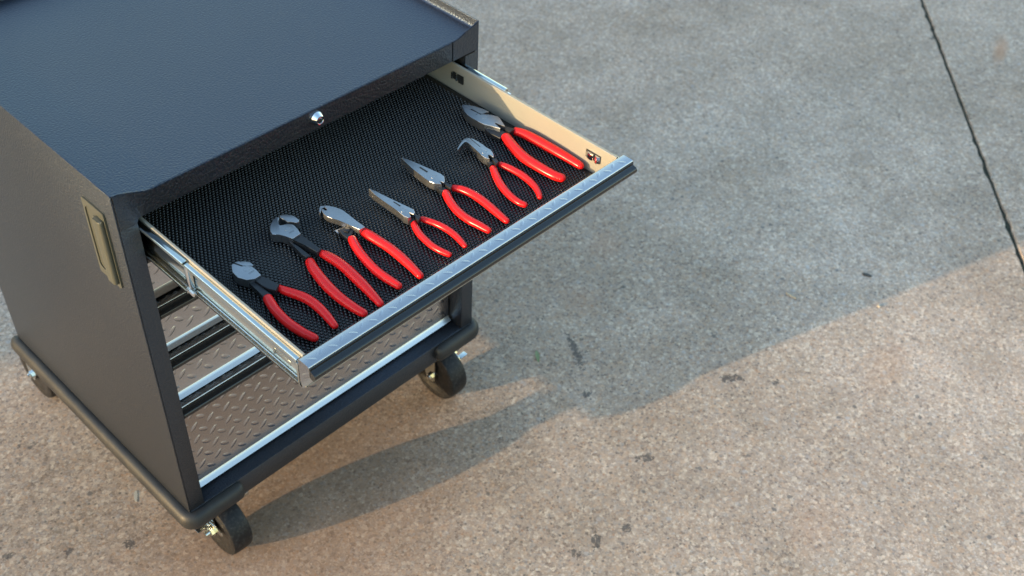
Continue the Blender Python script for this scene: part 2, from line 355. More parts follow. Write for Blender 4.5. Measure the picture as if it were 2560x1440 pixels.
# cylinder lock
bm = B(); lathe(bm, [(0.0002, 0.0112), (-0.0022, 0.0115), (-0.0030, 0.0112), (-0.0095, 0.0078), (-0.0100, 0.0072), (-0.0098, 0.0064), (-0.0080, 0.0060)], 40, 'y', (0.349, -0.0016, 0.8975))
lk = part('cylinder_lock', bm, m_chrome, smooth=35)
bm = B(); lathe(bm, [(-0.0081, 0.0055), (-0.0092, 0.0053), (-0.0094, 0.0046)], 32, 'y', (0.349, -0.0016, 0.8975)); part('lock_plug', bm, m_zinc, lk)
bm = B(); box(bm, 0.3482, 0.3498, -0.0114, -0.0111, 0.8945, 0.9005); part('keyhole', bm, m_slot, lk)

# recessed pull on the left side
bm = B()
y0, y1, z0, z1 = 0.029, 0.088, 0.742, 0.884
def ring_plate(bm, outer, inner, x0, x1):
    O0 = [bm.verts.new((x0, y, z)) for y, z in outer]; O1 = [bm.verts.new((x1, y, z)) for y, z in outer]; I1 = [bm.verts.new((x1, y, z)) for y, z in inner]; I0 = [bm.verts.new((x0+0.010, y, z)) for y, z in inner]
    n = len(outer)
    for i in range(n):
        j = (i+1) % n
        bm.faces.new((O0[i], O0[j], O1[j], O1[i])); bm.faces.new((O1[i], O1[j], I1[j], I1[i])); bm.faces.new((I1[i], I1[j], I0[j], I0[i]))
    bm.faces.new(I0)
    bmesh.ops.recalc_face_normals(bm, faces=bm.faces[:])
def rrect(a0, a1, b0, b1, r, k=5):
    out = []
    for cx, cy, s in ((a1-r, b1-r, 0), (a0+r, b1-r, 1), (a0+r, b0+r, 2), (a1-r, b0+r, 3)):
        for i in range(k+1):
            t = math.pi/2*(s+i/k); out.append((cx+r*math.cos(t), cy+r*math.sin(t)))
    return out
ring_plate(bm, rrect(y0, y1, z0, z1, 0.0045), rrect(y0+0.030, y1-0.005, z0+0.012, z1-0.012, 0.010), -0.0002, -0.0030)
for v in bm.verts: 
    if v.co.x > -0.0001 and v.co.x > 0: v.co.x = -0.0012
pl_ = part('side_pull', bm, m_pull, smooth=35)
bm = B(); prism(bm, rrect(-0.0105, -0.0015, y0+0.003, y0+0.0245, 0.0042), z0+0.010, z1-0.014, 'xyz', 0.003, 3); part('grip_bar', bm, m_pull, pl_, smooth=50)

# corner bumpers: rounded bar that wraps the bottom edge
def bumper(path):
    bm = B(); n = 20; rings = []
    zc, hh = 0.1945, 0.0205
    for i, (x, y, k) in enumerate(path):
        a = Vector(path[max(i-1, 0)][:2]); b_ = Vector(path[min(i+1, len(path)-1)][:2]); t = (b_-a).normalized()
        nrm = Vector((t.y, -t.x))       # outward
        ring = []
        for q in range(n):
            ang = 2*math.pi*q/n; cu, sv = math.cos(ang), math.sin(ang)
            u = math.copysign(abs(cu)**0.95, cu)*0.0150*k; v = math.copysign(abs(sv)**0.95, sv)*hh*(0.35+0.65*k)
            ring.append(bm.verts.new((x+nrm.x*(u+0.0036), y+nrm.y*(u+0.0036), zc+v)))
        rings.append(ring)
    for A_, B_ in zip(rings, rings[1:]):
        for q in range(n): bm.faces.new((A_[q], A_[(q+1) % n], B_[(q+1) % n], B_[q]))
    bm.faces.new(rings[0]); bm.faces.new(rings[-1][::-1]); bmesh.ops.recalc_face_normals(bm, faces=bm.faces[:])
    return bm
def arc(cx, cy, r, a0, a1, n=8): return [(cx+r*math.cos(R(a0+(a1-a0)*i/n)), cy+r*math.sin(R(a0+(a1-a0)*i/n)), 1.0) for i in range(n+1)]
pathL = [(-0.0005, DP+0.012, 0.25), (-0.0005, DP+0.009, 0.7), (-0.0005, DP+0.003, 0.94), (-0.0005, DP-0.01, 1)] + [(-0.0005, DP-0.01-(DP-0.024)*i/8, 1) for i in range(1, 8)] + arc(0.0095, 0.009, 0.010, 180, 270) + [(0.04, -0.001, 1), (0.088, -0.001, 1), (0.099, -0.001, 0.94), (0.105, -0.001, 0.7), (0.108, -0.001, 0.25)]
bl = part('corner_bumper', bumper(pathL), m_rubber, smooth=60)
pathR = [(WD-x, y, k) for x, y, k in pathL][::-1]
br = part('corner_bumper', bumper(pathR), m_rubber, smooth=60)
for par, pts in ((bl, [('x', -0.0176, 0.048), ('x', -0.0176, 0.262), ('x', -0.0176, 0.500), ('y', 0.050, -0.0181)]), (br, [('y', WD-0.055, -0.0181)])):
    for ax, p, q in pts:
        bm = B()
        if ax == 'x': lathe(bm, [(p+0.006, 0.0052), (p+0.0012, 0.0052)], 18, 'x', (0, q, 0.184))
        else: lathe(bm, [(q+0.006, 0.0052), (q+0.0012, 0.0052)], 18, 'y', (p, 0, 0.188))
        part('screw_hole', bm, m_slot, par)

# casters
def caster_meshes():
    d = {}
    bm = B(); r = 0.0662
    lathe(bm, [(-0.0205, r*0.62), (-0.0225, r*0.66), (-0.0225, r*0.91), (-0.0205, r*0.965), (-0.0160, r*0.99), (-0.008, r), (0.008, r), (0.0160, r*0.99), (0.0205, r*0.965), (0.0225, r*0.91), (0.0225, r*0.66), (0.0205, r*0.62)], 56, 'x')
    d['wheel'] = (bm, m_wheel, 40)
    bm = B(); lathe(bm, [(-0.0175, r*0.63), (-0.0180, 0.018), (-0.0230, 0.014), (-0.0245, 0.010), (0.0245, 0.010), (0.0230, 0.014), (0.0180, 0.018), (0.0175, r*0.63)], 40, 'x'); d['hub'] = (bm, m_hub, 35)
    bm = B()
    for s in (-1, 1):
        x0, x1 = (s*0.0275, s*0.0250); 
        prism(bm, [(-0.013, -0.008), (-0.004, -0.016), (0.008, -0.014), (0.013, -0.004), (0.058, 0.076), (-0.014, 0.076), (-0.014, 0.05)], min(x0, x1), max(x0, x1), 'yzx')
    box(bm, -0.0275, 0.0275, -0.016, 0.060, 0.0735, 0.0765, 0.001); d['fork'] = (bm, m_zinc, 30)
    bm = B(); box(bm, -0.040, 0.040, -0.046, 0.060, 0.0925, 0.1018, 0.002); d['top_plate'] = (bm, m_zinc, 30)
    bm = B(); lathe(bm, [(0.0766, 0.030), (0.080, 0.033), (0.0905, 0.033), (0.0924, 0.028)], 32, 'z', (0, 0.018, 0)); d['swivel_race'] = (bm, m_zinc, 40)
    bm = B()
    for s in (1,): lathe(bm, [(s*0.0276, 0.0082), (s*0.0325, 0.0082), (s*0.0332, 0.0074)], 6, 'x'); lathe(bm, [(s*0.0333, 0.0045), (s*0.0365, 0.0042)], 14, 'x')
    d['axle_nut'] = (bm, m_chrome, 30)
    return d
CM = caster_meshes(); CME = {}
for k, (bm, m, sm) in CM.items():
    o = obj(k, bm, m, None, None, sm); CME[k] = o.data; bpy.data.objects.remove(o)
bmL = B(); prism(bmL, [(-0.020, 0.030), (0.016, 0.030), (0.022, 0.036), (0.020, 0.044), (-0.006, 0.048), (-0.030, 0.040), (-0.034, 0.034)], 0.0280, 0.0302, 'yzx', 0.0005)
box(bmL, 0.0302, 0.056, -0.030, -0.018, 0.028, 0.0305, 0.001); lathe(bmL, [(0.0302, 0.010), (0.040, 0.010), (0.0412, 0.0085)], 6, 'x', (0, -0.004, 0.034)); lathe(bmL, [(0.0414, 0.006), (0.050, 0.0058)], 14, 'x', (0, -0.004, 0.034))
o = obj('brake_lever', bmL, m_zinc, None, None, 30); BR = o.data; bpy.data.objects.remove(o)
def caster(x, y, rz, side, back=0.0):
    c0 = bpy.data.objects.new('caster', CME['fork']); COL.objects.link(c0); c0.parent = cab; c0.location = Vector((x, y, 0.0664))-OR; c0.rotation_euler = (0, 0, rz)
    for k in ('wheel', 'hub', 'top_plate', 'swivel_race', 'axle_nut'):
        s = bpy.data.objects.new(k, CME[k]); COL.objects.link(s); s.parent = c0
        if k in ('top_plate', 'swivel_race'): s.location = (-0.012 if back else 0, back*0.75 if k == 'swivel_race' else back, 0)
        if k == 'axle_nut':
            s2 = bpy.data.objects.new(k, CME[k]); COL.objects.link(s2); s2.parent = c0; s2.rotation_euler = (0, 0, math.pi)
    if side == 0: return
    s = bpy.data.objects.new('brake_lever', BR); COL.objects.link(s); s.parent = c0
    if side < 0: s.rotation_euler = (0, 0, math.pi); s.location = (0, -0.02, -0.014)
caster(0.0805, 0.045, 0, -1)
caster(0.6520, 0.048, 0, 1)
caster(0.037, 0.640, math.pi, 0, 0.085)
caster(0.6480, 0.52, 0.2, 1)

# ------------------------------------------------------------------ drawers
def lens(V, Fc, c, d1, d2, nrm, L, Wd, h):
    """one raised lens-shaped tread bump"""
    b0 = len(V); k = 7
    crest = []; lo = []; hi = []
    for i in range(k):
        s = -1+2*i/(k-1); w = Wd/2*(1-s*s)**0.8; hh = h*max(0.0, 1-s*s)**0.6
        p = c+d1*(s*L/2)
        lo.append(p-d2*w); hi.append(p+d2*w)
        crest.append((p-d2*w*0.62+nrm*hh*0.72, p+nrm*hh, p+d2*w*0.62+nrm*hh*0.72))
    for i in range(k): V += [tuple(lo[i])]+[tuple(q) for q in crest[i]]+[tuple(hi[i])]
    for i in range(k-1):
        a = b0+5*i; b = a+5
        for j in range(4): Fc.append((a+j, a+j+1, b+j+1, b+j))
def tread(x0, x1, z0, z1, y, top=None):
    V, Fc = [], []
    P = 0.0335; ca = Vector((1, 0, -0.83)).normalized(); cb = Vector((1, 0, 1)).normalized(); n = Vector((0, -1, 0))
    for i in range(-1, 22):
        for j in range(-30, 30):
            for (ox, oz, d1) in ((0.0770, 0.3854, ca), (0.0943, 0.3690, cb)):
                x, z = ox+P*i, oz+0.0337*j
                if x0+0.009 < x < x1-0.009 and z0+0.008 < z < z1-0.008:
                    d2 = n.cross(d1); lens(V, Fc, Vector((x, y, z)), d1, d2, n, 0.0230, 0.0092, 0.0011)
    if top:
        ya, yb_, zt = top; n = Vector((0, 0, 1))
        i = 0; x = x0+0.0115
        while x < x1-0.008:
            d1 = (Vector((1, 0.75, 0)) if i % 2 else Vector((1, -0.9, 0))).normalized(); d2 = n.cross(d1)
            lens(V, Fc, Vector((x, (ya+yb_)/2+(0.002 if i % 2 else -0.002), zt)), d1, d2, n, 0.0150, 0.0056, 0.0005); x += 0.01675; i += 1
    return V, [], Fc
HX0, HX1 = 0.034, 0.666
def drawer(dy, zt, zb, box_h, depth=0.52, full=False):
    yb = 0.037+dy
    bm = B()
    # body: floor, two walls with hemmed tops, back wall
    f0 = zt-0.061 if full else zb+0.006
    top = f0+box_h
    for s in (0, 1):
        xo = 0.0425 if s == 0 else WD-0.0425; q = 1 if s == 0 else -1
        sheet(bm, [(xo+q*0.0040, top-0.008), (xo+q*0.0040, top-0.0008), (xo+q*0.0032, top), (xo+q*0.0008, top), (xo, top-0.0008), (xo, f0)] if True else [], yb+0.0015, yb+depth, 0.0009, 'xzy')
        box(bm, *(sorted((xo+q*0.0006, xo+q*0.0030))), yb+0.0015, yb+depth, f0, top-0.0013)
    box(bm, 0.0432, WD-0.0432, yb+0.0015, yb+depth, f0+0.0002, f0+0.0014)
    box(bm, 0.0465, WD-0.0465, yb+depth-0.002, yb+depth, f0+0.0016, top)
    d = part('drawer', bm, m_galv, smooth=35)
    # folded front: face with kicked lower edge, top flange, front lip
    y, k = yb, (0.0030 if full else 0.0084)
    prof = [(y+0.004, zb+0.0002), (y-k+0.0012, zb-0.0004), (y-k, zb+0.0006), (y-k*0.5, zb+0.0050), (y-k*0.05, zb+0.0092), (y, zb+0.0104), (y, zt-0.0025), (y-0.0008, zt-0.0009), (y-0.0025, zt), (y-0.0188, zt), (y-0.0203, zt-0.0007), (y-0.0209, zt-0.0022), (y-0.0209, zt-0.018)]
    bm = B(); sheet(bm, prof, HX0, HX1, 0.0012, 'yzx'); fp = part('front_panel', bm, m_tread, d, smooth=50)
    fp_t = obj('tread_pattern', tread(HX0, HX1, zb+0.006, zt-0.019, y-0.0006, (y-0.0025, y-0.0188, zt+0.00055)), m_tread, d, None, 50); fp_t['kind'] = 'stuff'
    a = y-0.0218
    hp = [(a, zt-0.0012), (a-0.0012, zt-0.0022), (a-0.0014, zt-0.0060), (a-0.0030, zt-0.0074), (a-0.0070, zt-0.0082), (a-0.0092, zt-0.0098), (a-0.0102, zt-0.0125), (a-0.0098, zt-0.0160), (a-0.0080, zt-0.0185), (a-0.0060, zt-0.0205), (a-0.0045, zt-0.0210), (a, zt-0.0200)]
    bm = B(); prism(bm, hp, HX0+0.0006, HX1-0.0006, 'yzx'); part('handle', bm, m_black, d, smooth=40)
    if full:
        for s in (0, 1):
            def X(v): return v if s == 0 else WD-v
            def ch(x_in, x_out, zlo, zhi, ya, yb2, th, name):
                pr = [(X(x_out), zlo+0.0045), (X(x_out), zlo+0.0010), (X(x_out+0.0012), zlo), (X(x_in-0.0012), zlo), (X(x_in), zlo+0.0012), (X(x_in), zhi-0.0012), (X(x_in-0.0012), zhi), (X(x_out+0.0012), zhi), (X(x_out), zhi-0.0010), (X(x_out), zhi-0.0045)]
                bm = B(); sheet(bm, pr, ya, yb2, th, 'xzy'); return part(name, bm, m_zinc, d, smooth=60)
            sl = ch(0.0418, 0.0338, 0.8075 if s else 0.8100, 0.8525 if s else 0.8560, yb+0.004, 0.10, 0.0014, 'slide_rail')
            ch(0.0408, 0.0318, 0.8030, 0.8590, -0.103, 0.30, 0.0015, 'slide_channel')
            bm = B(); box(bm, *sorted((X(0.0328), X(0.0402))), -0.112, -0.1035, 0.8135, 0.8540, 0.001); box(bm, *sorted((X(0.0315), X(0.0345))), -0.118, -0.100, 0.8050, 0.8115, 0.001); part('ball_retainer', bm, m_chrome, d)
            bm = B(); box(bm, *sorted((X(0.0350), X(0.0362))), yb+0.020, yb+0.052, 0.8315, 0.8380, 0.0005); box(bm, *sorted((X(0.0335), X(0.0362))), yb+0.052, yb+0.0545, 0.8300, 0.8395, 0.0005); part('release_tab', bm, m_zinc, d)
            bm = B(); box(bm, *sorted((X(0.0330), X(0.0424))), yb+0.0022, yb+0.0060, 0.8085, 0.8515, 0.0012); part('slide_end_plate', bm, m_zinc, d)
        xw = WD-0.0466
        bm = B()
        for (ya, yb2) in ((-0.012, 0.002), (0.006, 0.013)): box(bm, xw-0.0003, xw+0.0003, ya, yb2, 0.8300, 0.8440)
        part('punched_slot', bm, m_slot, d)
        bm = B()
        for ya in (0.0015, 0.0125): box(bm, xw-0.0030, xw-0.0004, ya, ya+0.0035, 0.8300, 0.8435, 0.0008)
        box(bm, xw-0.0024, xw-0.0004, -0.0125, 0.000, 0.8290, 0.8302, 0.0004)
        part('bent_tab', bm, m_zinc, d)
        bm = B(); box(bm, xw-0.0003, xw+0.0003, -0.322, -0.292, 0.8310, 0.8450); part('punched_slot', bm, m_slot, d)
        bm = B()
        prism(bm, [(xw-0.0004, -0.293), (xw-0.0046, -0.300), (xw-0.0052, -0.305), (xw-0.0040, -0.309), (xw-0.0004, -0.3095)], 0.8325, 0.8435, 'xyz', 0.0005)
        prism(bm, [(xw-0.0004, -0.3115), (xw-0.0040, -0.314), (xw-0.0050, -0.318), (xw-0.0012, -0.3215), (xw-0.0004, -0.3215)], 0.8315, 0.8440, 'xyz', 0.0005)
        part('bent_tab', bm, m_chrome, d)
    return d
drawer(-0.391, 0.861, 0.8090, 0.0600, 0.52, True)
drawer(0, 0.803, 0.6940, 0.080)
drawer(0, 0.688, 0.5770, 0.085)
drawer(0, 0.573, 0.4596, 0.085)
drawer(0, 0.456, 0.2216, 0.180)

# ------------------------------------------------------------------ beaded liner in the open drawer
LX0, LX1, LY0, LY1, LZ = 0.0475, WD-0.0475, -0.3520, 0.160, 0.8075
V = [(LX0, LY0, LZ), (LX1, LY0, LZ), (LX1, LY1, LZ), (LX0, LY1, LZ), (LX0, LY0, LZ-0.004), (LX1, LY0, LZ-0.004), (LX1, LY1, LZ-0.004), (LX0, LY1, LZ-0.004)]
Fc = [(0, 1, 2, 3), (0, 4, 5, 1), (1, 5, 6, 2), (2, 6, 7, 3), (3, 7, 4, 0), (7, 6, 5, 4)]
lo_ = Vector(((LX0+LX1)/2, (LY0+LY1)/2, LZ-0.004))
liner = obj('drawer_liner', ([tuple(Vector(v)-lo_) for v in V], [], Fc), m_liner, None, lo_, 0)
liner['label'] = 'black beaded rubber liner mat lying in the open top drawer under the pliers'; liner['category'] = 'drawer liner'
V, Fc = [], []
px, py = 0.00625, 0.00525
rows = int((LY1-LY0-0.006)/py)
for r_ in range(rows):
    y = LY0+0.004+py*r_
    n_ = int((LX1-LX0-0.008)/px)
    for q in range(n_):
        x = LX0+0.004+px*q+(px/2 if r_ % 2 else 0)
        b0 = len(V)
        for rad, h in ((0.0028, 0.0), (0.0024, 0.0015), (0.0013, 0.0026)):
            for k in range(8):
                t = math.pi*2*k/8; V.append((x+rad*math.cos(t)-lo_.x, y+rad*math.sin(t)-lo_.y, LZ+h-lo_.z))
        V.append((x-lo_.x, y-lo_.y, LZ+0.0027-lo_.z))
        for k in range(8):
            k2 = (k+1) % 8
            Fc.append((b0+k, b0+k2, b0+8+k2, b0+8+k)); Fc.append((b0+8+k, b0+8+k2, b0+16+k2, b0+16+k)); Fc.append((b0+16+k, b0+16+k2, b0+24))
bd = obj('bead_texture', (V, [], Fc), m_liner, liner, None, 60); bd['kind'] = 'stuff'

# ------------------------------------------------------------------ pliers
PLIERS = {
 'p1': {'o': (0.134,-0.232),'g': [[(-11.9,40.3,5.0),(-9.6,29.5,6.3),(-4.9,15.8,6.9),(0.3,0.3,7.2),(2.9,-15.9,7.1),(2.6,-33.1,6.9),(0.6,-51.1,6.3),(-1.7,-64.5,5.5),(-2.8,-70.5,4.9)],[(-35.9,32.8,6.9),(-38.9,22.9,7.2),(-42.5,8.3,7.1),(-44.6,-7.5,7.1),(-45.4,-24.3,7.0),(-44.4,-39.8,7.0),(-42.2,-53.7,6.6),(-39.0,-65.0,6.2),(-37.1,-70.3,5.4)]],'top': [(-38.4,110.8),(-45.5,98.4),(-46.6,84.4),(-40.7,72.0),(-31.6,66.5),(-20.2,66.7),(-19.1,78.3),(-18.5,89.5),(-22.4,95.7),(-26.9,97.4),(-29.1,98.2),(-33.7,111.1),(-35.3,112.6)],'jaw': [(-31.5,113.2),(-25.6,110.9),(-18.8,104.5),(-15.1,97.9),(-15.3,90.7),(-18.3,90.9),(-22.4,95.7),(-27.2,99.0),(-32.0,111.1)],'n1': [(-30.8,68.1),(-18.8,68.4),(-15.6,52.9),(-11.8,37.8),(-23.1,30.5),(-28.3,41.0),(-30.6,53.0)],'n2': [(-38.6,78.8),(-30.8,71.5),(-30.5,54.1),(-28.8,32.5),(-41.6,35.4),(-39.3,48.5),(-38.6,64.8)],'slot': [(-34.9,113.2),(-31.0,111.2),(-27.1,99.2),(-29.2,98.3)],'pivot': (-27.8,89.7)},
 'p2': {'o': (0.214,-0.225),'g': [[(-3.5,50.5,5.5),(-1.7,38.9,7.1),(0.2,21.3,7.7),(0.3,0.5,7.8),(-2.0,-23.0,7.9),(-4.3,-44.8,7.5),(-6.8,-63.2,6.8),(-9.0,-78.6,6.0),(-10.3,-86.6,4.9)],[(-27.1,45.6,6.8),(-32.8,31.5,7.7),(-37.3,13.4,7.9),(-41.1,-6.0,8.0),(-43.4,-25.1,7.8),(-44.1,-42.8,7.4),(-43.3,-60.3,7.1),(-41.7,-75.9,6.6),(-39.6,-85.9,5.5)]],'top': [(-5.6,144.4),(-8.9,146.0),(-16.0,143.9),(-23.9,138.8),(-30.3,132.4),(-34.0,126.6),(-36.2,119.5),(-32.7,114.7),(-27.5,109.8),(-23.6,98.6),(-20.9,91.6),(-5.0,92.7),(-2.6,103.5),(-2.2,110.9),(-1.0,116.0),(-3.4,120.0),(-7.8,123.8),(-12.3,124.9),(-17.1,127.0),(-16.2,131.7),(-13.7,135.5),(-9.9,138.2),(-6.0,142.5)],'jaw': [(-4.2,143.9),(-1.0,145.7),(3.8,143.6),(8.3,138.6),(11.5,133.3),(12.4,126.1),(12.2,118.5),(9.0,115.9),(5.6,116.3),(2.5,120.5),(-0.7,124.7),(-3.5,127.6),(-2.4,131.3),(-4.3,135.4),(-4.5,141.1)],'n1': [(-19.6,93.5),(-3.7,94.7),(-3.7,71.1),(-3.2,48.9),(-12.1,46.8),(-14.4,69.0),(-17.4,82.4)],'n2': [(-23.9,103.9),(-21.1,92.3),(-21.0,78.6),(-19.6,50.5),(-28.0,52.5),(-27.8,64.1),(-25.5,84.3),(-24.1,96.6)],'pivot': (-13.6,113.8)},
 'p3': {'o': (0.289,-0.232),'g': [[(-3.3,51.5,6.6),(-3.6,38.7,7.9),(-2.1,20.6,7.7),(-0.5,0.4,7.5),(-0.9,-21.8,7.3),(-2.8,-43.1,6.9),(-5.1,-62.1,6.2),(-7.1,-75.3,4.9)],[(-26.4,49.7,6.7),(-33.1,34.3,7.0),(-38.6,16.8,7.0),(-42.6,-2.5,6.9),(-45.6,-22.4,6.8),(-46.3,-40.0,6.8),(-44.9,-57.3,6.4),(-43.6,-70.4,5.3)]],'top': [(-15.6,126.8),(-12.0,124.4),(-8.4,118.6),(-6.3,111.7),(-3.5,106.9),(-1.5,100.0),(-2.2,87.9),(-3.2,66.4),(-2.5,47.7),(-12.9,48.4),(-15.8,61.5),(-17.9,73.1),(-21.3,85.3),(-25.5,95.5),(-28.1,103.6),(-28.0,112.0),(-25.2,120.7),(-21.0,123.9),(-22.5,121.0),(-22.4,115.9),(-19.4,113.8),(-17.2,116.0),(-17.6,120.7),(-16.4,123.2)],'jaw': [(-19.5,130.4),(-15.8,126.9),(-17.0,123.0),(-20.4,124.5),(-24.8,121.7),(-31.8,115.4),(-28.4,122.2),(-23.4,127.6)],'n1': [(-31.8,84.0),(-22.5,82.0),(-24.5,72.0),(-32.6,74.5)],'n2': [(-30.5,76.8),(-20.0,75.3),(-15.4,69.7),(-14.1,60.1),(-22.4,54.2),(-33.6,50.9),(-32.8,63.9)]},
 'p4': {'o': (0.379,-0.257),'g': [[(-10.8,40.5,4.5),(-6.4,29.6,5.2),(-2.0,16.0,5.4),(0.5,0.5,5.3),(0.7,-14.7,5.1),(-1.3,-29.5,4.9),(-4.3,-41.5,4.4),(-5.7,-47.4,3.5)],[(-24.9,42.2,4.8),(-31.2,30.0,5.3),(-36.6,14.5,5.3),(-39.5,-1.2,5.3),(-40.7,-16.5,5.1),(-39.4,-30.4,5.0),(-36.9,-41.7,4.7),(-35.8,-46.0,4.0)]],'top': [(-30.2,137.4),(-28.1,137.1),(-26.6,124.9),(-22.9,101.7),(-18.7,79.4),(-15.4,61.7),(-13.1,54.9),(-15.9,48.7),(-22.2,44.9),(-22.6,53.7),(-24.4,55.8),(-26.1,48.6),(-27.6,44.3),(-32.7,45.2),(-35.1,53.1),(-33.5,66.9),(-33.2,82.0),(-33.3,103.5),(-32.7,120.6)],'n1': [(-19.4,49.4),(-16.2,50.3),(-14.3,37.9),(-23.8,32.7),(-22.0,38.6)],'n2': [(-29.2,57.3),(-27.1,51.6),(-21.2,51.0),(-21.1,41.0),(-31.4,41.5)],'slot': [(-24.5,88.3),(-22.7,87.8),(-21.8,73.8),(-24.4,73.1)],'pivot': (-26.7,62.5)},
 'p5': {'o': (0.465,-0.245),'g': [[(-9.8,50.3,5.4),(-3.7,37.4,6.5),(-0.2,20.0,6.8),(0.3,-0.5,6.8),(-1.6,-20.5,6.6),(-4.1,-39.6,6.2),(-5.9,-55.3,5.6),(-6.4,-61.3,4.5)],[(-27.1,49.0,6.3),(-35.6,32.8,6.6),(-42.5,13.7,6.5),(-46.3,-6.1,6.5),(-46.6,-25.0,6.5),(-44.3,-40.5,6.3),(-42.6,-53.4,5.7),(-42.0,-58.4,4.6)]],'top': [(-28.3,150.1),(-24.9,149.1),(-20.6,128.9),(-17.0,112.2),(-12.8,91.2),(-11.4,77.6),(-9.9,73.2),(-10.7,69.3),(-17.9,60.7),(-22.8,58.4),(-22.9,65.3),(-24.2,69.5),(-25.7,66.4),(-26.2,60.8),(-26.6,58.4),(-34.3,68.2),(-35.9,76.5),(-36.2,85.2),(-35.2,96.5),(-33.4,117.9),(-29.7,139.6)],'n1': [(-20.2,60.3),(-16.3,61.9),(-13.8,49.1),(-21.7,44.3),(-21.5,53.9)],'n2': [(-28.0,74.0),(-26.6,71.5),(-20.5,65.0),(-22.6,50.8),(-33.7,49.9),(-31.7,63.0)],'slot': [(-24.3,112.3),(-21.4,113.1),(-20.9,95.6),(-24.2,94.7)],'pivot': (-24.1,80.1)},
 'p6': {'o': (0.557,-0.244),'g': [[(-5.4,42.5,4.8),(-2.9,31.7,5.7),(-1.2,17.4,5.9),(-0.4,-0.2,5.9),(-2.1,-17.4,5.6),(-6.2,-34.2,5.2),(-13.0,-48.3,4.6),(-19.5,-57.6,3.9)],[(-20.2,43.4,5.3),(-30.5,27.6,6.0),(-40.8,8.1,6.2),(-48.3,-11.5,6.1),(-52.5,-29.8,5.9),(-52.8,-45.4,5.5),(-50.8,-54.4,4.8)]],'top': [(-42.6,102.9),(-38.3,106.2),(-28.5,111.8),(-17.1,117.9),(-10.3,119.1),(-2.8,116.4),(-0.1,109.8),(0.0,98.5),(0.0,89.3),(-1.3,77.7),(-2.0,69.1),(-1.5,65.1),(-6.1,56.6),(-10.3,52.4),(-11.5,56.2),(-11.2,62.2),(-13.5,64.3),(-19.0,53.2),(-22.6,61.9),(-21.4,68.9),(-19.3,77.8),(-16.7,91.8),(-12.9,104.8),(-13.1,111.5),(-17.1,113.3),(-24.3,111.6),(-34.7,106.5)],'n1': [(-9.6,58.1),(-8.4,54.2),(-9.3,41.6),(-17.6,39.5),(-13.7,52.9)],'n2': [(-15.4,66.8),(-12.2,59.7),(-14.3,46.4),(-23.3,47.6),(-20.3,57.3)],'slot': [(-3.6,114.4),(-2.5,114.2),(-7.0,85.6),(-8.3,85.5)],'pivot': (-12.8,71.8)},
 'p7': {'o': (0.64,-0.221),'g': [[(-6.5,65.1,7.2),(-2.7,48.8,8.3),(-1.2,25.8,8.9),(-0.1,0.2,8.8),(0.8,-22.7,8.6),(1.7,-45.4,7.9),(2.1,-63.0,7.3),(2.1,-70.3,6.7)],[(-31.2,62.7,8.3),(-39.4,43.3,9.0),(-46.7,20.1,9.1),(-50.7,-2.4,8.9),(-50.9,-23.6,8.6),(-50.0,-43.6,8.2),(-47.9,-62.3,7.8),(-44.1,-72.0,7.4)]],'top': [(-31.6,167.0),(-29.0,167.1),(-29.1,149.2),(-27.1,126.3),(-23.7,126.2),(-18.8,121.7),(-13.4,112.9),(-8.6,103.6),(-10.8,96.8),(-15.9,86.0),(-19.7,76.0),(-21.6,75.8),(-24.4,93.8),(-27.8,94.0),(-29.2,77.0),(-31.1,76.8),(-35.8,90.7),(-42.0,103.1),(-43.3,115.8),(-44.0,129.1),(-43.1,141.9),(-39.7,152.6)],'jaw': [(-28.4,166.9),(-25.9,166.9),(-20.6,159.1),(-15.7,148.6),(-12.4,137.6),(-10.4,128.9),(-10.0,123.6),(-13.9,124.2),(-20.9,126.6),(-24.7,127.1),(-26.2,149.2),(-28.0,150.3)],'n1': [(-21.1,77.3),(-15.8,80.2),(-12.4,67.4),(-11.4,62.7),(-22.6,61.5),(-21.5,70.0)],'n2': [(-35.3,109.5),(-28.5,97.6),(-24.0,83.5),(-22.9,68.4),(-35.8,66.1),(-42.8,64.9),(-45.0,85.8),(-43.1,99.4)],'slot': [(-27.5,148.6),(-25.8,148.8),(-24.8,127.0),(-27.0,126.1)],'pivot': (-26.7,117.2)},
}

